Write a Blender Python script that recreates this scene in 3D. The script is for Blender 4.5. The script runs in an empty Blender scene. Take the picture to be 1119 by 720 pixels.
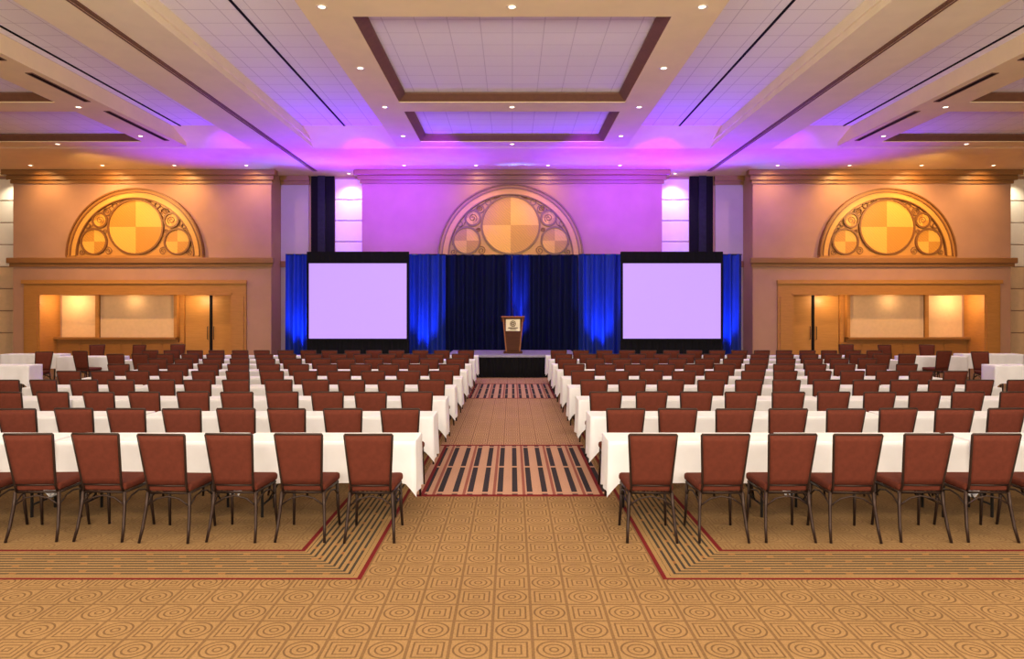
import bpy, bmesh, math, random
from mathutils import Vector, Matrix
random.seed(7)
C = bpy.context.scene.collection
PI = math.pi
H = 2.02
LOW = H + 5.2      # underside of beams and soffits
TOPZ = H + 5.6     # tile plane

# ------------------------------------------------------------------ mesh builder
class MB:
    def __init__(s): s.bm = bmesh.new()
    def merge(s, b, M=None):
        if M is not None: bmesh.ops.transform(b, matrix=M, verts=b.verts)
        me = bpy.data.meshes.new('tmp'); b.to_mesh(me); b.free()
        s.bm.from_mesh(me); bpy.data.meshes.remove(me); return s
    def box(s, x0, x1, y0, y1, z0, z1, bev=0, seg=2):
        b = bmesh.new(); bmesh.ops.create_cube(b, size=1)
        for v in b.verts:
            v.co = Vector(((x0+x1)/2+v.co.x*(x1-x0), (y0+y1)/2+v.co.y*(y1-y0), (z0+z1)/2+v.co.z*(z1-z0)))
        if bev: bmesh.ops.bevel(b, geom=b.edges[:], offset=bev, segments=seg, affect='EDGES', profile=.5)
        return s.merge(b)
    def hexa(s, p, bev=0, seg=2):   # 8 points: bottom 4 ccw, top 4 ccw
        b = bmesh.new(); v = [b.verts.new(q) for q in p]
        for f in ((3,2,1,0),(4,5,6,7),(0,1,5,4),(1,2,6,5),(2,3,7,6),(3,0,4,7)): b.faces.new([v[i] for i in f])
        if bev: bmesh.ops.bevel(b, geom=b.edges[:], offset=bev, segments=seg, affect='EDGES', profile=.5)
        return s.merge(b)
    def tube(s, pts, r, n=8, closed=False):
        pts = [Vector(p) for p in pts]; N = len(pts)
        rs = r if isinstance(r, (list, tuple)) else [r]*N
        b = bmesh.new(); rings = []; up = None
        for i, p in enumerate(pts):
            if closed: t = (pts[(i+1) % N]-pts[i-1])
            else: t = pts[min(i+1, N-1)]-pts[max(i-1, 0)]
            t.normalize()
            if up is None: up = t.orthogonal().normalized()
            up = (up-t*up.dot(t)).normalized(); w = t.cross(up)
            rings.append([b.verts.new(p+(up*math.cos(2*PI*k/n)+w*math.sin(2*PI*k/n))*rs[i]) for k in range(n)])
        for i in range(N if closed else N-1):
            A, B = rings[i], rings[(i+1) % N]
            for k in range(n): b.faces.new((A[k], A[(k+1) % n], B[(k+1) % n], B[k]))
        if not closed: b.faces.new(rings[0][::-1]); b.faces.new(rings[-1])
        for f in b.faces: f.smooth = True
        return s.merge(b)
    def lathe(s, prof, n=24, M=None, cap=True):   # prof (r,z)
        b = bmesh.new(); R = []
        for r, z in prof: R.append([b.verts.new((r*math.cos(2*PI*k/n), r*math.sin(2*PI*k/n), z)) for k in range(n)])
        for A, B in zip(R, R[1:]):
            for k in range(n): b.faces.new((A[k], A[(k+1) % n], B[(k+1) % n], B[k]))
        if cap: b.faces.new(R[0][::-1]); b.faces.new(R[-1])
        return s.merge(b, M)
    def prism(s, pts, y0, y1):      # outline in XZ (ccw seen from -Y) extruded in Y
        b = bmesh.new(); A = [b.verts.new((x, y0, z)) for x, z in pts]; B = [b.verts.new((x, y1, z)) for x, z in pts]
        b.faces.new(A); b.faces.new(B[::-1]); n = len(pts)
        for i in range(n): b.faces.new((A[(i+1) % n], A[i], B[i], B[(i+1) % n]))
        return s.merge(b)
    def arc(s, R0, R1, a0, a1, y0, y1, n=48, cx=0, cz=0):  # ring sector slab in XZ
        full = abs(a1-a0) > 2*PI-1e-4
        b = bmesh.new(); L = []
        cnt = n if full else n+1
        for i in range(cnt):
            a = a0+(a1-a0)*i/n; c, q = math.cos(a), math.sin(a)
            L.append([b.verts.new((cx+r*c, y, cz+r*q)) for r, y in ((R0, y0), (R1, y0), (R1, y1), (R0, y1))])
        for i in range(n):
            A, B = L[i], L[(i+1) % cnt]
            for k in range(4): b.faces.new((A[k], A[(k+1) % 4], B[(k+1) % 4], B[k]))
        if not full: b.faces.new(L[0][::-1]); b.faces.new(L[-1])
        return s.merge(b)
    def pleats(s, x0, x1, y, z0, z1, amp=.06, per=.22, n=None, levels=7, flare=.35, seed=0):
        rnd = random.Random(seed); n = n or max(8, int((x1-x0)/per*10))
        b = bmesh.new(); G = []
        ph = rnd.random()*6
        for j in range(levels+1):
            t = j/levels; z = z0+(z1-z0)*t; row = []
            for i in range(n+1):
                x = x0+(x1-x0)*i/n
                q = 2*PI*x/per+ph+1.3*math.sin(x*2.1+ph)+.15*math.sin(t*4+x)
                w = math.sin(q)+.25*math.sin(2*q+.6) + .4*math.sin(2*PI*x/per*.37+ph*2+t*.5)
                a = amp*(1-flare*t)
                row.append(b.verts.new((x+.01*math.sin(x*9+t*3)*min(1, (x-x0)*9, (x1-x)*9), y+w*a, z)))
            G.append(row)
        for j in range(levels):
            for i in range(n):
                f = b.faces.new((G[j][i], G[j][i+1], G[j+1][i+1], G[j+1][i])); f.smooth = True
        return s.merge(b)
    def build(s, name, mat, parent=None, loc=None, smooth_fix=True):
        bmesh.ops.recalc_face_normals(s.bm, faces=s.bm.faces[:])
        me = bpy.data.meshes.new(name); s.bm.to_mesh(me); s.bm.free()
        me.materials.append(mat)
        o = bpy.data.objects.new(name, me); C.objects.link(o)
        if parent: o.parent = parent
        if loc: o.location = loc
        return o

def tag(o, label, cat, group=None, kind=None):
    o['label'] = label; o['category'] = cat
    if group: o['group'] = group
    if kind: o['kind'] = kind
    return o
def thing(name, label, cat, loc=(0, 0, 0), rz=0, group=None):
    o = bpy.data.objects.new(name, None); C.objects.link(o); o.location = loc; o.rotation_euler = (0, 0, rz)
    o.empty_display_size = .1
    return tag(o, label, cat, group)
def struct(o, label=None, cat=None):
    o['kind'] = 'structure'
    if label: o['label'] = label
    if cat: o['category'] = cat
    return o
def copy_tree(o, parent=None):
    c = o.copy(); C.objects.link(c)
    if parent: c.parent = parent
    for ch in list(o.children): copy_tree(ch, c)
    return c

# ------------------------------------------------------------------ materials
def base_mat(name):
    m = bpy.data.materials.new(name); m.use_nodes = True
    nt = m.node_tree; return m, nt, nt.nodes['Principled BSDF']
def mat(name, col, rough=.6, metal=0, var=.12, scale=8, bump=0, stretch=(1, 1, 1), sheen=0, emis=None, es=0, spec=.5):
    m, nt, p = base_mat(name)
    tc = nt.nodes.new('ShaderNodeTexCoord'); mp = nt.nodes.new('ShaderNodeMapping'); mp.inputs['Scale'].default_value = stretch
    no = nt.nodes.new('ShaderNodeTexNoise'); no.inputs['Scale'].default_value = scale; no.inputs['Detail'].default_value = 4
    nt.links.new(tc.outputs['Object'], mp.inputs[0]); nt.links.new(mp.outputs[0], no.inputs['Vector'])
    r = nt.nodes.new('ShaderNodeValToRGB')
    r.color_ramp.elements[0].position = .3; r.color_ramp.elements[1].position = .7
    r.color_ramp.elements[0].color = tuple(c*(1-var) for c in col)+(1,); r.color_ramp.elements[1].color = tuple(min(1, c*(1+var)) for c in col)+(1,)
    nt.links.new(no.outputs['Fac'], r.inputs[0]); nt.links.new(r.outputs[0], p.inputs['Base Color'])
    p.inputs['Roughness'].default_value = rough; p.inputs['Metallic'].default_value = metal
    p.inputs['Specular IOR Level'].default_value = spec
    if sheen: p.inputs['Sheen Weight'].default_value = sheen
    if emis: p.inputs['Emission Color'].default_value = emis+(1,); p.inputs['Emission Strength'].default_value = es
    if bump:
        b = nt.nodes.new('ShaderNodeBump'); b.inputs['Strength'].default_value = bump; b.inputs['Distance'].default_value = .01
        nt.links.new(no.outputs['Fac'], b.inputs['Height']); nt.links.new(b.outputs[0], p.inputs['Normal'])
    return m

class N:
    nt = None
    def __init__(s, k): s.k = k
    @staticmethod
    def op(o, *a):
        n = N.nt.nodes.new('ShaderNodeMath'); n.operation = o
        for i, v in enumerate(a):
            if isinstance(v, N): N.nt.links.new(v.k, n.inputs[i])
            else: n.inputs[i].default_value = v
        return N(n.outputs[0])
    def __add__(s, o): return N.op('ADD', s, o)
    __radd__ = __add__
    def __sub__(s, o): return N.op('SUBTRACT', s, o)
    def __mul__(s, o): return N.op('MULTIPLY', s, o)
    __rmul__ = __mul__
    def __truediv__(s, o): return N.op('DIVIDE', s, o)
    def lt(s, o): return N.op('LESS_THAN', s, o)
    def gt(s, o): return N.op('GREATER_THAN', s, o)
    def abs(s): return N.op('ABSOLUTE', s)
    def frac(s): return N.op('FRACT', s)
    def floor(s): return N.op('FLOOR', s)
    def max(s, o): return N.op('MAXIMUM', s, o)
    def min(s, o): return N.op('MINIMUM', s, o)
    def inv(s): return N.op('SUBTRACT', 1.0, s)
    def band(s, c, w): return (s-c).abs().lt(w)
    def rng(s, a, b): return s.gt(a)*s.lt(b)
def cmix(f, a, b):
    n = N.nt.nodes.new('ShaderNodeMix'); n.data_type = 'RGBA'
    N.nt.links.new(f.k, n.inputs[0])
    for sk, v in ((n.inputs[6], a), (n.inputs[7], b)):
        if isinstance(v, tuple): sk.default_value = v+(1,)
        else: N.nt.links.new(v, sk)
    return n.outputs[2]
def coords(nt):
    tc = nt.nodes.new('ShaderNodeTexCoord'); sp = nt.nodes.new('ShaderNodeSeparateXYZ'); nt.links.new(tc.outputs['Object'], sp.inputs[0])
    return tc, N(sp.outputs[0]), N(sp.outputs[1]), N(sp.outputs[2])
def noise(nt, tc, sc, det=3):
    no = nt.nodes.new('ShaderNodeTexNoise'); no.inputs['Scale'].default_value = sc; no.inputs['Detail'].default_value = det
    nt.links.new(tc.outputs['Object'], no.inputs['Vector']); return N(no.outputs['Fac'])

def carpet_mat():
    m, nt, p = base_mat('carpet'); N.nt = nt
    tc, x, y, z = coords(nt)
    P = .25
    X = x/P+.5; Y = y/P+.2
    u = X.frac()-.5; v = Y.frac()-.5
    chk = ((X.floor()+Y.floor())/2).frac().gt(.25)
    r = N.op('SQRT', u*u+v*v); q = u.abs().max(v.abs())
    circ = (r.band(.40, .026).max(r.band(.25, .024)).max(r.band(.10, .024)))
    sq = q.band(.36, .024).max(q.band(.22, .022)).max(q.band(.08, .022))
    lat = q.gt(.46)
    pat = (circ*chk + sq*chk.inv()).max(lat*.8)
    ax = x.abs()
    fib = noise(nt, tc, 70, 3); big = noise(nt, tc, 1.2, 2)
    light = (.300, .180, .080); dark = (.110, .057, .026)
    col = cmix(pat*.76, light, dark)
    aisle = ax.lt(1.06)*y.gt(7.45)
    col = cmix(aisle, col, cmix(pat*.85, (.42, .25, .15), (.17, .075, .045)))
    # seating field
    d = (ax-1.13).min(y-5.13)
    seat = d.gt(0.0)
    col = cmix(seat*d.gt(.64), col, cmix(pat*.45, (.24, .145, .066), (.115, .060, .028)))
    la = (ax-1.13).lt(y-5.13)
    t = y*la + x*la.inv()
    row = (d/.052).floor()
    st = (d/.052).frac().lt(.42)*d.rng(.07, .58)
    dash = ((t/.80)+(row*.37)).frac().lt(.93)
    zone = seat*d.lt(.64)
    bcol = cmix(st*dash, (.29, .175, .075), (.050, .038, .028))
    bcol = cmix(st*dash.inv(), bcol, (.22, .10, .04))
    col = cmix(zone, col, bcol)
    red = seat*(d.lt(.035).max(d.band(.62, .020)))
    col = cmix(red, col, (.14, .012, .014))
    # aisle stripe bands
    inb = y.rng(7.45, 10.2).max(y.rng(15.6, 18.6))
    A = ax.lt(1.06)*inb
    s1 = ((x/.165).frac().lt(.38))
    s2 = (((y-7.6)/1.25).frac().lt(.94))
    acol = cmix(s1*s2, (.45, .26, .18), (.035, .028, .035))
    acol = cmix((x/.33+.1).frac().band(.5, .05)*.8, acol, (.20, .04, .035))
    acol = cmix(ax.band(.98, .02), acol, (.17, .02, .02))
    col = cmix(A, col, acol)
    yr = y.band(7.45, .04).max(y.band(10.2, .04)).max(y.band(15.6, .05)).max(y.band(18.6, .05))
    col = cmix(yr*ax.lt(1.06), col, (.17, .012, .015))
    hs = nt.nodes.new('ShaderNodeHueSaturation'); nt.links.new(col, hs.inputs['Color'])
    val = fib*.7+big*.25+.52; nt.links.new(val.k, hs.inputs['Value'])
    nt.links.new(hs.outputs[0], p.inputs['Base Color'])
    p.inputs['Roughness'].default_value = .95; p.inputs['Specular IOR Level'].default_value = .1
    b = nt.nodes.new('ShaderNodeBump'); b.inputs['Strength'].default_value = .3; b.inputs['Distance'].default_value = .01
    nt.links.new(fib.k, b.inputs['Height']); nt.links.new(b.outputs[0], p.inputs['Normal'])
    return m
def tile_mat(name, base, line, P=.61):
    m, nt, p = base_mat(name); N.nt = nt
    tc, x, y, z = coords(nt)
    g = (x/P).frac().lt(.03).max((y/P).frac().lt(.03))
    n = noise(nt, tc, 40, 3)
    col = cmix(g, cmix(n, tuple(c*.95 for c in base), base), line)
    nt.links.new(col, p.inputs['Base Color']); p.inputs['Roughness'].default_value = .9; return m
def veneer_mat(name, a, b):
    m, nt, p = base_mat(name); N.nt = nt
    tc, x, y, z = coords(nt)
    sx = x.gt(0.0); sz = z.gt(0.0)
    k = (sx-sz).abs()
    w = nt.nodes.new('ShaderNodeTexWave'); w.inputs['Scale'].default_value = 6; w.inputs['Distortion'].default_value = 5; w.bands_direction = 'DIAGONAL'
    nt.links.new(tc.outputs['Object'], w.inputs['Vector'])
    f = N(w.outputs['Fac'])
    ca = cmix(f, tuple(c*.84 for c in a), a); cb = cmix(f, b, tuple(c*.80 for c in b))
    nt.links.new(cmix(k, ca, cb), p.inputs['Base Color']); p.inputs['Roughness'].default_value = .4; return m
def wood_mat(name, a, b, scale=3, st=(1, 1, 9), rough=.42, spec=.5):
    m, nt, p = base_mat(name); N.nt = nt
    tc = nt.nodes.new('ShaderNodeTexCoord'); mp = nt.nodes.new('ShaderNodeMapping'); mp.inputs['Scale'].default_value = st
    no = nt.nodes.new('ShaderNodeTexNoise'); no.inputs['Scale'].default_value = scale; no.inputs['Detail'].default_value = 6; no.inputs['Distortion'].default_value = .6
    nt.links.new(tc.outputs['Object'], mp.inputs[0]); nt.links.new(mp.outputs[0], no.inputs['Vector'])
    nt.links.new(cmix(N(no.outputs['Fac']), a, b), p.inputs['Base Color']); p.inputs['Roughness'].default_value = rough
    p.inputs['Specular IOR Level'].default_value = spec; return m

M = {}
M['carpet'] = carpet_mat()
M['tile'] = tile_mat('ceiling_tile', (.95, .91, .90), (.66, .61, .63))
M['coffer_tile'] = tile_mat('coffer_tile', (.93, .88, .94), (.70, .64, .72))
M['plaster'] = mat('soffit_plaster', (.90, .73, .44), .85, var=.03, scale=2)
M['beam'] = mat('beam_plaster', (.90, .78, .54), .85, var=.03, scale=2)
M['wall'] = mat('wall_covering', (.46, .265, .175), .8, var=.06, scale=1.2)
M['wall_pale'] = mat('wall_pale_panel', (.46, .39, .40), .7, var=.04, scale=2)
M['panel_white'] = mat('white_panel', (.86, .82, .74), .5, var=.03, scale=3)
M['dark'] = mat('dark_pocket', (.008, .007, .009), .8, spec=.1)
M['pocketgrey'] = mat('pocket_grey', (.022, .022, .032), .8, spec=.1)
M['wood'] = wood_mat('honey_wood', (.36, .16, .034), (.54, .26, .068), 3, (1, 1, 7))
M['wood_low'] = wood_mat('wainscot_wood', (.24, .105, .026), (.37, .175, .045), 3, (1, 1, 7))
M['woodh'] = wood_mat('honey_wood_long', (.22, .10, .03), (.34, .165, .055), 3, (.4, 1, 7))
M['wood_gold'] = wood_mat('gold_wood', (.60, .31, .06), (.76, .42, .10), 3, (1, 1, 3))
M['door'] = wood_mat('door_wood', (.36, .175, .042), (.54, .28, .08), 2, (1, 1, 12))
M['crown'] = mat('brown_crown', (.17, .075, .045), .5, var=.1)
M['veneer'] = veneer_mat('quartered_veneer', (.86, .47, .085), (.60, .29, .045))
M['medfield'] = wood_mat('medallion_field', (.50, .25, .055), (.66, .35, .085), 3)
M['scroll'] = wood_mat('scroll_wood', (.17, .07, .018), (.25, .11, .03), 3)
M['niche'] = mat('niche_panel', (.70, .50, .30), .7, var=.04)
M['chairfab'] = mat('rust_fabric', (.106, .025, .015), .85, var=.10, scale=25, bump=.1, spec=.12)
M['chairmetal'] = mat('bronze_metal', (.032, .016, .012), .45, .5, var=.1)
M['cloth'] = mat('white_linen', (.78, .79, .87), .8, var=.04, scale=4, sheen=.05, spec=.2)
M['laminate'] = mat('table_laminate', (.20, .13, .08), .5)
M['steel'] = mat('grey_steel', (.05, .05, .055), .4, .7)
M['blue'] = mat('blue_drape', (.002, .018, .22), .65, var=.2, scale=5, stretch=(3, 1, .3), spec=.3)
M['navy'] = mat('navy_velvet', (.0015, .004, .038), .75, var=.25, scale=5, stretch=(3, 1, .3), spec=.15)
M['black'] = mat('black_fabric', (.006, .006, .009), .85, var=.1, spec=.15)
M['screen'] = mat('screen_lilac', (.2, .15, .3), .8, var=0, emis=(.56, .34, 1.0), es=.92, spec=0)
M['lectern'] = wood_mat('lectern_wood', (.055, .020, .012), (.10, .038, .020), 3, rough=.7, spec=.1)
M['lectrim'] = wood_mat('lectern_trim', (.22, .075, .03), (.30, .11, .04), 3, rough=.6, spec=.2)
M['ivory'] = mat('ivory_plate', (.78, .70, .50), .5, var=0)
M['deck'] = mat('stage_deck', (.26, .25, .36), .5)
M['lens'] = mat('lamp_lens', (1, .9, .7), .5, var=0, emis=(1, .85, .6), es=4)
M['trimwhite'] = mat('lamp_trim', (.8, .68, .5), .5, var=.02)

ORD = ['first', 'second', 'third', 'fourth', 'fifth', 'sixth', 'seventh', 'eighth', 'ninth', 'tenth', 'eleventh', 'twelfth', 'thirteenth', 'fourteenth', 'fifteenth', 'sixteenth']
SIDE = {-1: 'left', 1: 'right'}

# ------------------------------------------------------------------ room shell
BAYF, BACK = 25.8, 26.9
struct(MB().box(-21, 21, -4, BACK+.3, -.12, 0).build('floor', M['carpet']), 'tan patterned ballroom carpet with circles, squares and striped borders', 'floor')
struct(MB().box(-21.2, -21, -4, BACK+.3, 0, TOPZ).build('wall_left', M['wall']), 'tan side wall at the far left', 'wall')
struct(MB().box(21, 21.2, -4, BACK+.3, 0, TOPZ).build('wall_right', M['wall']), 'tan side wall at the far right', 'wall')
w = MB()
w.box(-21, 21, BACK, BACK+.3, 0, TOPZ)
w.box(-5.64, 5.64, BAYF, BACK, 0, LOW)
for s in (-1, 1):
    a, b = sorted((s*18.75, s*9.05)); w.box(a, b, BAYF, BACK, 3.09, LOW)
    a, b = sorted((s*18.75, s*18.3)); w.box(a, b, BAYF, BACK, 0, 3.09)
    a, b = sorted((s*9.97, s*9.05)); w.box(a, b, BAYF, BACK, 0, 3.09)
wb = w.build('wall_back', M['wall']); struct(wb, 'tan end wall with three projecting bays behind the stage', 'wall')

# ceiling
ceil = MB().box(-21, 21, -4, BACK+.3, TOPZ, TOPZ+.15).build('ceiling', M['tile'])
struct(ceil, 'white acoustic tile ceiling with plaster beams and coffers', 'ceiling')
MB().hexa([(-21, 22.2, LOW), (21, 22.2, LOW), (21, BACK, LOW), (-21, BACK, LOW), (-21, 20.9, TOPZ), (21, 20.9, TOPZ), (21, BACK, TOPZ), (-21, BACK, TOPZ)]).build('perimeter_soffit', M['plaster'], ceil)  # front face sloped so that it catches the purple uplight
for s in (-1, 1):
    bmx = MB(); a, b = sorted((s*6.4, s*8.4)); bmx.box(a, b, -4, 22.2, LOW, TOPZ)
    for e in (6.4, 8.4):
        a, b = sorted((s*(e-.05), s*(e+.05))); bmx.box(a, b, -4, 22.0, LOW+.14, LOW+.24)
    bmx.build('beam', M['beam'], ceil)
    a, b = sorted((s*7.37, s*7.43))
    struct(MB().box(a, b, -4, 25.8, LOW-.012, LOW).box(a-.05, a-.03, -4, 25.8, LOW-.02, LOW).box(b+.03, b+.05, -4, 25.8, LOW-.02, LOW).build('trim_%d' % (1 if s < 0 else 2), M['crown']), 'brown partition track under the %s ceiling beam' % SIDE[s], 'track')
    for j, xx in enumerate((5.1, 10.1)):
        a, b = s*xx-.024, s*xx+.024
        struct(MB().box(a, b, -4, 20.9, TOPZ-.02, TOPZ).build('trim_%d' % (3+(s > 0)*2+j), M['dark']), 'thin dark slot in the tile ceiling %s of centre' % SIDE[s], 'slot')
YS = [(-1.5, 4.6), (5.6, 11.4), (12.2, 17.25), (18.05, 21.3)]
def coffer(xc, ho, hi):
    f = MB(); f.box(xc-ho, xc-hi, -3.5, 21.85, LOW, TOPZ); f.box(xc+hi, xc+ho, -3.5, 21.85, LOW, TOPZ)
    prev = -3.5
    for a, b in YS+[(21.85, 0)]:
        f.box(xc-hi, xc+hi, prev, a, LOW, TOPZ); prev = b
    f.build('coffer_frame', M['plaster'], ceil)
    for a, b in YS:
        c = MB(); i = .18
        for (p0, p1, q0, q1) in (((xc-hi, a), (xc+hi, a), (xc-hi+i, a+i), (xc+hi-i, a+i)), ((xc+hi, b), (xc-hi, b), (xc+hi-i, b-i), (xc-hi+i, b-i)),
                                 ((xc-hi, b), (xc-hi, a), (xc-hi+i, b-i), (xc-hi+i, a+i)), ((xc+hi, a), (xc+hi, b), (xc+hi-i, a+i), (xc+hi-i, b-i))):
            z0, z1 = LOW+.02, LOW+.18
            c.hexa([p0+(z0,), p1+(z0,), p1+(z1+.02,), p0+(z1+.02,), (q0[0], q0[1], z1-.02), (q1[0], q1[1], z1-.02), (q1[0], q1[1], z1+.02), (q0[0], q0[1], z1+.02)])
        MB().box(xc-hi+.01, xc+hi-.01, a+.01, b-.01, LOW+.21, LOW+.25).build('coffer_panel', M['coffer_tile'], ceil)
        c.build('crown_moulding', M['crown'], ceil)
coffer(0, 3.66, 2.84)
for s in (-1, 1):
    coffer(s*14.32, 3.95, 2.84)
    for k, (y0, y1) in enumerate(((8.9, 11.2), (12.0, 14.3), (15.1, 17.15), (18.0, 21.1))):
        t = thing('ceiling_vent', 'long black slot vent on the inner rail of the %s ceiling coffer, %s from camera' % (SIDE[s], ORD[k]), 'ceiling vent', (s*10.62, (y0+y1)/2, LOW), 0, 'black slot vents in the ceiling rails')
        L = (y1-y0)/2
        MB().box(-.06, .06, -L, L, -.006, -.001).build('slot', M['dark'], t)
        MB().box(-.08, -.06, -L-.02, L+.02, -.015, -.001).box(.06, .08, -L-.02, L+.02, -.015, -.001).box(-.06, .06, -L-.02, -L, -.015, -.001).box(-.06, .06, L, L+.02, -.015, -.001).build('frame', M['crown'], t)

# trims on the back wall
tn = 10
def trim(mb, m, label):
    global tn
    o = mb.build('trim_%d' % tn, m); tn += 1; return struct(o, label, 'trim')
def cornice(x0, x1, yf, mb):
    mb.box(x0-.06, x1+.06, yf-.08, yf, LOW-.48, LOW-.36); mb.box(x0-.14, x1+.14, yf-.18, yf, LOW-.36, LOW-.2); mb.box(x0-.25, x1+.25, yf-.32, yf, LOW-.2, LOW, .02, 1)
def ledge(x0, x1, yf, mb):
    mb.box(x0-.08, x1+.08, yf-.10, yf, 3.62, 3.74); mb.box(x0-.14, x1+.14, yf-.2, yf, 3.74, 3.95, .03, 2)
for x0, x1, nm in ((-18.75, -9.05, 'left'), (-5.64, 5.64, 'centre'), (9.05, 18.75, 'right')):
    c = MB(); cornice(x0, x1, BAYF, c); trim(c, M['woodh'], 'wooden cornice along the top of the %s wall bay' % nm)
    c = MB(); ledge(x0, x1, BAYF, c); trim(c, M['woodh'], 'wooden ledge moulding across the %s wall bay' % nm)
for s in (-1, 1):
    nm = SIDE[s]
    a, b = sorted((s*9.04, s*7.95)); c = MB(); c.box(a, b, BACK-.06, BACK, 0, LOW-.3)
    trim(c, M['wall_pale'], 'pale wall panel in the recess beside the %s bay' % nm)
    c = MB(); cc0, cc1 = sorted((s*9.03, s*7.9)); c.box(cc0, cc1, BACK-.14, BACK, LOW-.34, LOW-.2); c.box(cc0, cc1, BACK-.22, BACK, LOW-.2, LOW)
    c.box(cc0, cc1, BACK-.16, BACK, 3.66, 3.9); trim(c, M['woodh'], 'wooden cornice and ledge of the recess beside the %s bay' % nm)
    a, b = sorted((s*7.85, s*6.95)); c = MB(); c.box(a, b, BACK-.10, BACK, 0, LOW); trim(c, M['dark'], 'dark partition pocket in the %s recess' % nm)
    c = MB(); m0 = s*7.42; c.box(m0-.14, m0+.14, BACK-.2, BACK-.1, 0, LOW); trim(c, M['pocketgrey'], 'grey folded partition edge in the %s pocket' % nm)
    a, b = sorted((s*6.9, s*5.66)); 
    for k in range(5):
        z1 = LOW-.12-k*.82
        c = MB(); c.box(a, b, BACK-.12, BACK, z1-.78, z1, .01, 1); trim(c, M['panel_white'], 'white lit wall panel beside the centre bay, %s side, %s from ceiling' % (nm, ORD[k]))
    a, b = sorted((s*20.9, s*18.8))
    for k in range(8):
        z1 = LOW-.12-k*.86
        c = MB(); c.box(a, b, BACK-.12, BACK, z1-.82, z1, .01, 1); trim(c, M['panel_white'] if k < 4 else M['niche'], 'wall panel at the %s edge, %s from ceiling' % (nm, ORD[k]))
    # portal surround
    c = MB(); f = lambda q0, q1: sorted((s*q0, s*q1))
    a, b = f(18.3, 17.7); c.box(a, b, BAYF-.08, BACK-.01, 0, 3.09); a1, b1 = f(18.22, 17.78); c.box(a1, b1, BAYF-.12, BAYF-.08, .2, 2.5)
    a, b = f(10.55, 9.97); c.box(a, b, BAYF-.08, BACK-.01, 0, 3.09); a1, b1 = f(10.47, 10.05); c.box(a1, b1, BAYF-.12, BAYF-.08, .2, 2.5)
    a, b = f(17.7, 10.55); c.box(a, b, BAYF-.08, BACK-.01, 2.6, 3.09); a, b = f(18.35, 9.92); c.box(a, b, BAYF-.16, BAYF-.08, 2.98, 3.12)
    a, b = f(17.75, 10.5); c.box(a, b, BAYF-.12, BAYF-.08, 2.56, 2.64)
    trim(c, M['wood'], 'wooden portal surround around the %s alcove' % nm)
    c = MB(); a, b = f(17.69, 13.0); c.box(a, b, BACK-.22, BACK, 0, .86); c.box(a, b, BACK-.42, BACK, .86, .94)
    x = 17.5
    while x > 13.3:
        a, b = f(x, x-.7); c.box(a, b, BACK-.25, BACK-.22, .12, .74); x -= .8
    trim(c, M['wood_low'], 'wooden wainscot inside the %s alcove' % nm)
    c = MB(); a, b = f(17.6, 16.15); c.box(a, b, BACK-.06, BACK, .94, 2.56); trim(c, M['niche'], 'lit tan panel at the outer end of the %s alcove' % nm)
    c = MB(); a, b = f(15.95, 13.1); c.box(a, b, BACK-.3, BACK, .94, 2.58); trim(c, M['niche'], 'raised tan centre panel in the %s alcove' % nm)
    c = MB()
    for q0, q1 in ((16.12, 15.98), (13.08, 12.96)):
        a, b = f(q0, q1); c.box(a, b, BACK-.36, BACK, .94, 2.59)
    trim(c, M['wood'], 'wooden uprights framing the centre panel of the %s alcove' % nm)
    dr = MB(); a, b = f(12.95, 12.78); dr.box(a, b, BACK-.15, BACK, 0, 2.59); a, b = f(10.75, 10.57); dr.box(a, b, BACK-.15, BACK, 0, 2.59)
    d = dr.build('door_%d' % (1 if s < 0 else 2), M['wood']); struct(d, 'wooden double door in the %s alcove' % nm, 'door')
    for q0, q1 in ((12.77, 11.80), (11.72, 10.76)):
        a, b = f(q0, q1); lf = MB().box(a, b, BACK-.07, BACK-.01, .02, 2.57, .006, 1).build('door_leaf', M['door'], d)
        hx = s*(11.88 if q0 > 12 else 11.64)
        MB().tube([(hx, BACK-.07, 1.35), (hx, BACK-.13, 1.35), (hx, BACK-.13, .85), (hx, BACK-.07, .85)], .015).build('door_handle', M['steel'], lf)
    a, b = f(11.82, 11.70); MB().box(a, b, BACK-.08, BACK-.01, .02, 2.57).build('door_gap', M['dark'], d)

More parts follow.
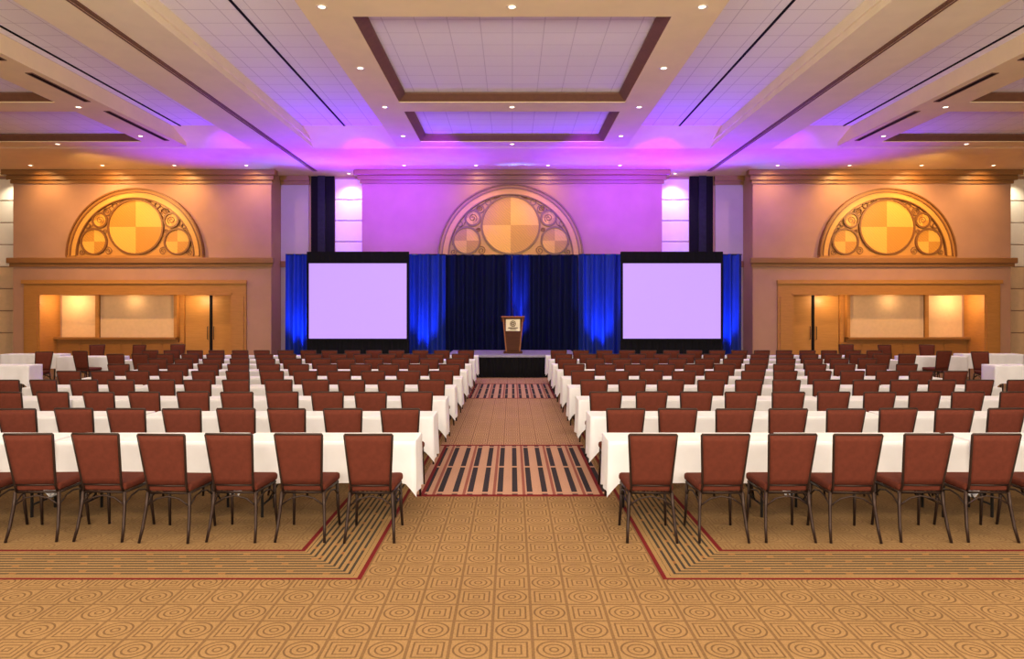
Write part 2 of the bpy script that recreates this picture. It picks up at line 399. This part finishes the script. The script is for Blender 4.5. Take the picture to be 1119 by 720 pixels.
# ------------------------------------------------------------------ medallions
def disc_part(parent, cx, cz, r):
    o = MB().arc(0.001, r-.02, 0, 2*PI, -.08, -.04, 48).build('veneer_disc', M['veneer'], parent, (cx, 0, cz))
    MB().arc(r-.04, r+.025, 0, 2*PI, -.13, -.03, 48).build('disc_moulding', M['scroll'], o)
    return o
def spiral(cx, cz, r, a0, sgn, turns=1.6):
    pts = []
    n = 34
    for i in range(n+1):
        t = i/n; rr = r*(1-.82*t); a = a0+sgn*turns*2*PI*t
        pts.append((cx+rr*math.cos(a), -.07, cz+rr*math.sin(a)))
    return pts
def medallion(loc, label, sc=1):
    t = thing('wall_medallion', label, 'wall medallion', loc, 0, 'half-round wooden wall medallions')
    t.scale = (sc, 1, sc)
    MB().arc(.001, 2.35, 0, PI, -.04, 0, 64).build('field_panel', M['medfield'], t)
    MB().arc(2.22, 2.40, 0, PI, -.12, 0, 64).build('inner_arch', M['wood_gold'], t)
    MB().arc(2.40, 2.44, 0, PI, -.16, 0, 64).arc(2.52, 2.57, 0, PI, -.2, 0, 64).arc(2.18, 2.22, 0, PI, -.16, 0, 64).build('outer_arch', M['scroll'], t)
    MB().arc(2.44, 2.52, 0, PI, -.13, 0, 64).build('arch_band', M['wood'], t)
    MB().box(-2.57, 2.57, -.16, 0, -.04, .05).build('base_rail', M['wood'], t)
    disc_part(t, 0, 1.12, 1.03)
    for s in (-1, 1):
        disc_part(t, s*1.56, .57, .48)
        disc_part(t, s*1.34, 1.37, .27)
        for (x, z, r) in ((1.08, 1.69, .15), (.80, 1.93, .11), (1.80, 1.16, .10)):
            MB().arc(r-.03, r, 0, 2*PI, -.10, -.03, 28).build('ring', M['scroll'], t, (s*x, 0, z))
        for (x, z, r, a0, sg) in ((1.08, 1.69, .10, -1.0, 1), (2.02, .17, .12, 1.8, 1), (1.03, .22, .15, 1.2, 1), (1.14, .95, .08, 0, 1), (.52, 2.05, .07, 0, 1), (1.34, 1.37, .15, -2.2, -1)):
            m = MB().tube([(s*q[0], q[1]-.02, q[2]) for q in spiral(x, z, r, a0, sg)], .013, 6)
            m.build('scroll', M['scroll'], t)
        m = MB().tube([(s*a*math.cos(b), -.07, a*math.sin(b)) for a, b in ((2.1, .2), (2.13, .34), (2.1, .5), (2.0, .6), (2.08, .72), (2.12, .86), (2.1, 1.0), (2.14, 1.2), (2.16, 1.4))], .012, 6)
        m.build('vine', M['scroll'], t)
    return t
medallion((-14.1, BAYF, 3.99), 'half-round wooden medallion on the bay above the left alcove')
medallion((-.05, BAYF, 3.99), 'half-round wooden medallion on the purple lit centre bay above the drapes', 1.06)
medallion((14.05, BAYF, 3.99), 'half-round wooden medallion on the bay above the right alcove')

# ------------------------------------------------------------------ drapes, screens, stage, lectern
def drape(x0, x1, y, z1, m, label, seed, amp=.07, per=.3):
    t = thing('stage_drape', label, 'drape', ((x0+x1)/2, y, 0), 0, 'pipe and drape curtains behind the stage')
    w = (x1-x0)/2-.004
    MB().pleats(-w, w, 0, .01, z1, amp, per, seed=seed, levels=10).build('curtain', m, t)
    MB().tube([(-w+.01, 0, z1-.02), (w-.01, 0, z1-.02)], .022).build('crossbar', M['steel'], t)
    for q in (-w+.14, w-.14):
        MB().tube([(q, .2, 0), (q, .2, z1-.02)], .02).box(q-.12, q+.12, .14, .4, 0.0, .012).build('upright', M['steel'], t)
drape(-8.0, -5.4, 24.3, 3.98, M['blue'], 'bright blue lit drape at the far left, behind the left screen', 1, .085, .32)
drape(-5.4, -2.35, 24.3, 3.98, M['blue'], 'blue drape to the right of the left screen', 2, .085, .34)
drape(-2.35, 0, 24.3, 3.96, M['navy'], 'dark navy drape behind the lectern, left half', 3, .10, .36)
drape(0, 2.35, 24.3, 3.96, M['navy'], 'dark navy drape behind the lectern, right half', 4, .10, .36)
drape(2.35, 5.4, 24.3, 3.98, M['blue'], 'blue drape to the left of the right screen', 5, .085, .34)
drape(5.4, 8.15, 24.3, 3.98, M['blue'], 'bright blue lit drape at the far right, behind the right screen', 6, .085, .32)

def proj_screen(x, label):
    t = thing('projection_screen', label, 'projection screen', (x, 23.3, 0), 0, 'projection screens either side of the stage')
    MB().box(-1.66, 1.66, -.02, .0, 1.03, 3.58).build('screen_surface', M['screen'], t)
    f = MB(); f.box(-1.73, -1.66, -.05, .02, .95, 3.66).box(1.66, 1.73, -.05, .02, .95, 3.66).box(-1.66, 1.66, -.05, .02, 3.58, 3.66).box(-1.66, 1.66, -.05, .02, .95, 1.03)
    f.build('frame', M['black'], t)
    MB().pleats(-1.74, 1.74, 0.0, 3.64, 3.98, .012, .3, seed=8, levels=2).build('valance', M['black'], t)
    MB().pleats(-1.74, 1.74, 0.0, .01, .97, .025, .25, seed=9, levels=3).build('skirt', M['black'], t)
    for q in (-1.4, 1.4): MB().tube([(q, .06, 1.2), (q, .1, .0)], .02).box(q-.03, q+.03, -.3, .5, 0.0, .03).build('leg', M['steel'], t)
    return t
proj_screen(-5.23, 'blank lilac projection screen in black dress frame, left of the stage')
proj_screen(5.42, 'blank lilac projection screen in black dress frame, right of the stage')

st = thing('stage', 'low black skirted platform stage at the end of the aisle', 'stage', (0, 20.25, 0))
MB().box(-1.95, 1.95, 0, 2.5, .60, .67, .01, 1).build('deck', M['deck'], st)
MB().pleats(-1.94, 1.94, .04, .01, .61, .018, .12, seed=3, levels=3).build('skirt', M['black'], st)
for x in (-1.8, 1.8):
    for y in (.2, 2.3): MB().tube([(x, y, 0), (x, y, .6)], .025).build('leg', M['steel'], st)

lc = thing('lectern', 'dark wooden lectern with pale emblem plate standing on the stage', 'lectern', (.03, 21.2, .67))
lc.scale = (.93, 1, .98)
MB().prism([(-.22, .06), (.22, .06), (.30, 1.02), (-.30, 1.02)], -.16, .22).build('body', M['lectern'], lc)
MB().box(-.31, .31, -.26, .3, 0, .06, .015, 2).build('base', M['lectern'], lc)
MB().hexa([(-.385, -.25, 1.12), (.385, -.25, 1.12), (.385, .28, .98), (-.385, .28, .98), (-.385, -.25, 1.17), (.385, -.25, 1.17), (.385, .28, 1.03), (-.385, .28, 1.03)], .01, 1).build('reading_top', M['lectrim'], lc)
MB().hexa([(-.21, -.18, .08), (.21, -.18, .08), (.21, -.16, .08), (-.21, -.16, .08), (-.30, -.18, 1.1), (.30, -.18, 1.1), (.30, -.16, 1.1), (-.30, -.16, 1.1)]).build('front_panel', M['lectern'], lc)
for s in (-1, 1):
    a = MB(); a.hexa([(s*.22-.02, -.19, .06), (s*.22+.02, -.19, .06), (s*.22+.02, -.16, .06), (s*.22-.02, -.16, .06), (s*.325-.02, -.19, 1.12), (s*.325+.02, -.19, 1.12), (s*.325+.02, -.16, 1.12), (s*.325-.02, -.16, 1.12)]); a.build('side_trim', M['lectrim'], lc)
sg = MB().box(-.235, .235, -.20, -.175, .70, 1.07, .008, 1).build('sign_plate', M['ivory'], lc)
e = MB(); e.arc(.075, .095, 0, 2*PI, -.212, -.2, 32, 0, .93); e.arc(.025, .05, 0, 2*PI, -.212, -.2, 24, 0, .93)
for a in range(8):
    cx, cz = .062*math.cos(a*PI/4), .93+.062*math.sin(a*PI/4)
    e.box(-.007+cx, .007+cx, -.212, -.2, cz-.007, cz+.007)
e.box(-.16, .16, -.212, -.2, .785, .812); e.box(-.10, .10, -.212, -.2, .745, .762)
e.build('emblem', M['lectern'], sg)
MB().tube([(.0, .1, 1.07), (0, .02, 1.28), (0, -.0, 1.34), (0, .06, 1.38)], .007).tube([(0, .06, 1.38), (0, .1, 1.4)], .014).build('microphone', M['steel'], lc)

# ------------------------------------------------------------------ chair
def make_chair():
    t = thing('banquet_chair', 'x', 'chair')
    MB().hexa([(-.20, -.20, .425), (.20, -.20, .425), (.225, .23, .425), (-.225, .23, .425), (-.20, -.20, .495), (.20, -.20, .495), (.225, .23, .50), (-.225, .23, .50)], .028, 3).build('seat', M['chairfab'], t)
    b = bmesh.new(); G = []; nx, nz = 8, 8
    for side in (0, 1):
        L = []
        for j in range(nz+1):
            v = j/nz; z = .495+(.938-.495)*v; hw = .168+.033*v
            row = []
            for i in range(nx+1):
                u = -1+2*i/nx; ed = (1-u**10)*(1-(2*v-1)**10)
                y = -.215-.095*v-.006*math.cos(u*PI/2) + (.016+.02*ed if side else -.007-.003*ed)
                row.append(b.verts.new((u*hw, y, z)))
            L.append(row)
        G.append(L)
    for L in G:
        for j in range(nz):
            for i in range(nx):
                f = b.faces.new((L[j][i], L[j][i+1], L[j+1][i+1], L[j+1][i])); f.smooth = True
    def loop(L): return [L[0][i] for i in range(nx+1)]+[L[j][nx] for j in range(1, nz+1)]+[L[nz][i] for i in range(nx-1, -1, -1)]+[L[j][0] for j in range(nz-1, 0, -1)]
    A, B = loop(G[0]), loop(G[1])
    for i in range(len(A)): b.faces.new((A[i], A[(i+1) % len(A)], B[(i+1) % len(A)], B[i]))
    m = MB(); m.merge(b); m.build('backrest', M['chairfab'], t)
    fr = []
    for v in (0, .25, .5, .75, 1): fr.append((-(.172+.033*v), -.214-.095*v, .47+.468*v))
    top = [(-.201, -.312, .946), (-.1, -.316, .947), (0, -.317, .947), (.1, -.316, .947), (.201, -.312, .946)]
    m = MB(); m.tube([(-.174, -.19, .42)]+fr+top+[(-x, y, z) for x, y, z in fr[::-1]]+[(.174, -.19, .42)], .0105, 8)
    m.tube([(-.170, -.212, .485), (0, -.222, .485), (.170, -.212, .485)], .008)
    m.build('back_frame', M['chairmetal'], t)
    m = MB(); m.tube([(-.19, -.19, .415), (.19, -.19, .415), (.205, .2, .415), (-.205, .2, .415)], .012, 8, True)
    m.build('seat_frame', M['chairmetal'], t)
    for s in (-1, 1):
        MB().tube([(s*.185, -.19, .42), (s*.192, -.2, .3), (s*.205, -.235, .12), (s*.215, -.275, 0)], [.0155, .0155, .014, .012], 8).build('leg', M['chairmetal'], t)
        MB().tube([(s*.2, .19, .42), (s*.205, .2, .2), (s*.215, .225, 0)], [.0155, .0145, .012], 8).build('leg', M['chairmetal'], t)
        MB().tube([(s*.192, -.2, .3), (s*.196, -.1, .365), (s*.2, 0, .385), (s*.203, .1, .365), (s*.203, .195, .3)], .008, 6).build('brace', M['chairmetal'], t)
    MB().tube([(-.192, -.2, .3), (-.1, -.195, .365), (0, -.19, .385), (.1, -.195, .365), (.192, -.2, .3)], .008, 6).build('brace', M['chairmetal'], t)
    return t
chair0 = make_chair(); used = [False]
def place_chair(x, y, rz, label, group):
    o = chair0 if not used[0] else copy_tree(chair0)
    used[0] = True
    o.location = (x, y, 0); o.rotation_euler = (0, 0, rz); o['label'] = label; o['group'] = group
    return o
# ------------------------------------------------------------------ table + cloth
TL, TD, TH = 1.69, .45, .745
def make_table():
    t = thing('folding_table', 'x', 'table')
    MB().box(-TL/2, TL/2, -TD/2, TD/2, TH-.03, TH, .006, 1).build('tabletop', M['laminate'], t)
    for s in (-1, 1):
        x = s*(TL/2-.2)
        for q in (-1, 1): MB().tube([(x, q*.17, 0), (x, q*.17, TH-.03)], .014).build('leg', M['steel'], t)
        MB().tube([(x, -.17, .12), (x, .17, .12)], .010).build('brace', M['steel'], t)
        MB().tube([(x, 0, .12), (x-s*.35, 0, TH-.03)], .008).build('brace', M['steel'], t)
    return t
def make_cloth(seed, low=.245, lowfront=.35):
    rnd = random.Random(seed); L2, D2 = TL/2+.008, TD/2+.008
    per = []
    def seg(p, q, n):
        for i in range(n): per.append((p[0]+(q[0]-p[0])*i/n, p[1]+(q[1]-p[1])*i/n))
    seg((-L2, -D2), (L2, -D2), 36); seg((L2, -D2), (L2, D2), 10); seg((L2, D2), (-L2, D2), 36); seg((-L2, D2), (-L2, -D2), 10)
    ph = rnd.random()*6; b = bmesh.new(); rings = []
    for li, f in enumerate((0, .012, .1, .3, .5, .75, 1)):
        R = []
        for i, (x, y) in enumerate(per):
            onx = abs(abs(x)-L2) < 1e-6; ony = abs(abs(y)-D2) < 1e-6
            ex = max(0, 1-(L2-abs(x))/.12)
            lo = low if onx else lowfront+(low-lowfront)*ex*ex
            lo -= .03*ex*max(0, 1-(D2-abs(y))/.12)
            z = TH+.006-(TH+.006-lo)*f
            k = min(1, max(0, (TH-z)/.5))
            wv = (math.sin(i*1.15+ph)+.6*math.sin(i*.57+ph*2))*.010*k + .006*k
            X, Y = x, y
            if ony: Y += math.copysign(wv*1.6, y)
            if onx: X += math.copysign(wv+.004*k, x)
            if li == 0: X *= .995; Y *= .98
            R.append(b.verts.new((X, Y, z)))
        rings.append(R)
    n = len(per); b.faces.new(rings[0])
    for A, B in zip(rings, rings[1:]):
        for i in range(n):
            f = b.faces.new((A[i], A[(i+1) % n], B[(i+1) % n], B[i])); f.smooth = True
    m = MB(); m.merge(b); return m.build('tablecloth', M['cloth'])
table0 = make_table(); tu = [False]
cloths = [make_cloth(i) for i in range(4)]; cu = [0]
def place_table(x, y, rz, tl, cl, tg, cg):
    o = table0 if not tu[0] else copy_tree(table0); tu[0] = True
    o.location = (x, y, 0); o.rotation_euler = (0, 0, rz); tag(o, tl, 'table', tg)
    k = cu[0]; c = cloths[k] if k < 4 else cloths[k % 4].copy()
    if k >= 4: C.objects.link(c)
    cu[0] += 1
    c.location = (x, y, 0); c.rotation_euler = (0, 0, rz); tag(c, cl, 'tablecloth', cg)

PITCH, SP = 1.5, .588
rows = 9
ntab = [3, 3, 4, 4, 4, 4, 4, 5, 5]
for r in range(rows):
    yb = 5.9+PITCH*r+.31
    rs = 'front row' if r == 0 else ('last row' if r == rows-1 else ORD[r]+' row')
    for s in (-1, 1):
        nc = min(ntab[r]*3, int((.75*(yb+.4)+.6-.95)/SP)+1)
        for k in range(ntab[r]):
            xc = s*(.90+(SP*3)/2+k*(SP*3))
            place_table(xc, 6.84+PITCH*r, 0, 'narrow folding table, %s from the aisle in the %s, %s of the aisle' % (ORD[k], rs, SIDE[s]),
                        'white cloth on the %s table from the aisle, %s, %s side' % (ORD[k], rs, SIDE[s]), 'classroom style narrow tables', 'white tablecloths on the narrow tables')
        for k in range(nc):
            x = s*(1.23+SP*k)+random.uniform(-.02, .02)
            place_chair(x, yb+random.uniform(-.02, .03), random.uniform(-.05, .05), 'rust brown banquet chair, %s from the aisle in the %s, %s side' % (ORD[k], rs, SIDE[s]), 'banquet chairs in rows facing the stage')
for s in (-1, 1):
    for (x, y, w) in ((11.35, 18.6, 'nearer the stage'), (11.75, 15.7, 'nearer the camera'), (13.6, 19.6, 'closest to the wall')):
        place_table(s*x, y, 0, 'cloth covered table on the %s, beyond the row ends, %s' % (SIDE[s], w), 'white cloth on the %s side table standing apart, %s' % (SIDE[s], w), 'side tables beyond the rows', 'white cloths on side tables')
    for k, (x, y, a) in enumerate(((11.05, 17.9, .1), (11.75, 17.0, 3.0), (10.1, 20.6, 2.9), (11.2, 20.3, 3.2), (12.4, 20.4, 2.8))):
        place_chair(s*x, y, a*s, 'rust brown chair around the %s side tables, %s counting from the camera' % (SIDE[s], ORD[k]), 'chairs around the side tables')

# ------------------------------------------------------------------ downlights
dl = thing('ceiling_light', 'x', 'ceiling light')
MB().lathe([(.06, -.004), (.095, -.010), (.10, 0), (.06, 0), (.06, -.004)], 20, None, False).build('trim_ring', M['trimwhite'], dl)
MB().lathe([(.001, -.003), (.059, -.003), (.059, -.0005), (.001, -.0005)], 20, None, True).build('lens', M['lens'], dl)
du = [False]
def downlight(x, y, label, energy=0, col=(1, .78, .5), angle=140, tilt=0):
    o = dl if not du[0] else copy_tree(dl); du[0] = True
    o.location = (x, y, LOW); tag(o, label, 'ceiling light', 'round recessed ceiling downlights')
    if energy:
        l = bpy.data.lights.new('downlight_lamp', 'SPOT'); l.energy = energy; l.color = col; l.spot_size = math.radians(angle); l.spot_blend = 1; l.shadow_soft_size = .04
        q = bpy.data.objects.new('downlight_lamp', l); C.objects.link(q); q.location = (x, y, LOW-.07); q.rotation_euler = (tilt, 0, 0)
WARM = (1, .80, .58)
for i, y in enumerate((11.8, 14.8, 17.65, 20.6)):
    for s in (-1, 1):
        downlight(s*3.27, y, 'round downlight on the %s rail of the central ceiling coffer, %s from camera' % (SIDE[s], ORD[i]), 235, WARM)
        downlight(s*11.15, y, 'round downlight on the inner rail of the %s ceiling coffer, %s from camera' % (SIDE[s], ORD[i]), 310, WARM)
for i, y in enumerate((11.8, 17.65, 21.6)):
    downlight(0, y, 'round downlight on the centreline of the central coffer, %s from camera' % ORD[i], (110, 110, 60)[i], WARM)
    for s in (-1, 1): downlight(s*14.3, y, 'round downlight on the centreline of the %s coffer, %s from camera' % (SIDE[s], ORD[i]), 180, WARM)
for i, x in enumerate((1.3, 3.9, 9.6, 12.2, 14.8, 17.4)):
    for s in (-1, 1):
        downlight(s*x, 24.8, 'round downlight in the soffit along the end wall, %s to the %s of centre' % (ORD[i], SIDE[s]), (60, 0, 100, 160, 160, 140)[i], (1, .56, .20), 120, .6)
for s in (-1, 1):
    downlight(s*6.25, 26.3, 'bright downlight over the white panel %s of the centre bay' % SIDE[s], 170, (1, .85, .6), 120)
    downlight(s*19.4, 26.3, 'bright downlight over the white panel at the %s edge' % SIDE[s], 170, (1, .85, .6), 120)

def lamp(kind, loc, e, col, rot=(0, 0, 0), **k):
    l = bpy.data.lights.new('lamp', kind); l.energy = e; l.color = col
    for a, v in k.items(): setattr(l, a, v)
    o = bpy.data.objects.new('lamp_'+kind.lower(), l); C.objects.link(o); o.location = loc; o.rotation_euler = rot; return o
def aim(o, tgt):
    o.rotation_euler = (Vector(tgt)-o.location).to_track_quat('-Z', 'Y').to_euler()
PUR = (.15, .006, 1)
PW = (.17, .002, 1)
# added spots without fixtures: amber on the centre medallion, a narrow one on the lectern
o = lamp('SPOT', (0, 21.0, 6.6), 420, (1, .58, .16), spot_size=math.radians(44), spot_blend=1, shadow_soft_size=.04); aim(o, (0, 25.8, 4.9))
o = lamp('SPOT', (0, 16.5, 7.1), 260, (1, .85, .6), spot_size=math.radians(14), spot_blend=1, shadow_soft_size=.04); aim(o, (.03, 21.2, 1.5))
for s in (-1, 1):
    for x, e in ((17.0, 44), (14.6, 9), (12.2, 38)):
        lamp('POINT', (s*x, BACK-.7, 2.35), e, (1, .66, .32), shadow_soft_size=.03)
    o = lamp('SPOT', (s*14.3, 21.5, 6.7), 1150, (1, .54, .20), spot_size=math.radians(105), spot_blend=1, shadow_soft_size=.05); aim(o, (s*14.3, 25.8, 4.4))
    o = lamp('SPOT', (s*6.3, 24.75, 3.9), 2300, PUR, spot_size=math.radians(115), spot_blend=1, shadow_soft_size=.05); aim(o, (s*5.8, 22.8, 7.6))
    o = lamp('SPOT', (s*2.4, 23.9, 3.95), 1100, PUR, spot_size=math.radians(120), spot_blend=1, shadow_soft_size=.05); aim(o, (s*2.6, 23.2, 7.6))
    o = lamp('SPOT', (s*4.6, 23.6, 3.95), 450, PUR, spot_size=math.radians(60), spot_blend=1, shadow_soft_size=.05); aim(o, (s*5.0, 19.5, 7.6))
    o = lamp('SPOT', (s*10.6, 23.6, 3.9), 1000, PUR, spot_size=math.radians(110), spot_blend=1, shadow_soft_size=.05); aim(o, (s*10.4, 22.4, 7.6))
    # purple wash on the centre bay and soffit from added spots without fixtures
    o = lamp('SPOT', (s*4.8, 19.6, 6.7), 5200, PW, spot_size=math.radians(56), spot_blend=1, shadow_soft_size=.05); aim(o, (s*4.6, 25.8, 6.1))
    o = lamp('SPOT', (s*2.0, 19.6, 6.7), 1400, PW, spot_size=math.radians(60), spot_blend=1, shadow_soft_size=.05); aim(o, (s*2.8, 25.8, 6.8))
    o = lamp('SPOT', (s*9.0, 19.6, 6.7), 900, PW, spot_size=math.radians(60), spot_blend=1, shadow_soft_size=.05); aim(o, (s*8.6, 26.2, 6.9))
    for x, e in ((7.5, 1600), (3.08, 1400)):
        o = lamp('SPOT', (s*x, 23.66, .08), e, (.03, .20, 1), spot_size=math.radians(52), spot_blend=1, shadow_soft_size=.10); aim(o, (s*x, 24.25, 2.3))
o = lamp('SPOT', (.3, 23.66, .1), 9000, (.05, .14, 1), spot_size=math.radians(18), spot_blend=1, shadow_soft_size=.05); aim(o, (.25, 24.3, 2.9))
o = lamp('SPOT', (.3, 23.5, .1), 1900, (.05, .14, 1), spot_size=math.radians(30), spot_blend=1, shadow_soft_size=.05); aim(o, (.25, 24.3, 1.7))
# added fill: overhead pair stands in for house lights, rear panel brightens the ceiling
lamp('AREA', (-5, 3.0, 7.0), 230, (1, .85, .64), shape='RECTANGLE', size=5, size_y=4)
lamp('AREA', (5, 3.0, 7.0), 230, (1, .85, .64), shape='RECTANGLE', size=5, size_y=4)
o = lamp('AREA', (0, -3, 3.6), 3300, (1, .88, .68), shape='RECTANGLE', size=24, size_y=3); aim(o, (0, 6, 9.6))

wd = bpy.data.worlds.new('World'); bpy.context.scene.world = wd; wd.use_nodes = True
bg = wd.node_tree.nodes['Background']; bg.inputs[0].default_value = (1, .90, .78, 1); bg.inputs[1].default_value = .36

cam = bpy.data.cameras.new('Camera'); co = bpy.data.objects.new('Camera', cam); C.objects.link(co)
co.location = (0, 0, H); co.rotation_euler = (PI/2, 0, 0); cam.lens = 36*750/1119; cam.sensor_width = 36; cam.shift_y = -22/1119; cam.shift_x = 0
cam.clip_end = 200
bpy.context.scene.camera = co
try:
    bpy.context.scene.view_settings.view_transform = 'Standard'; bpy.context.scene.view_settings.look = 'None'
except Exception as ex: print(ex)
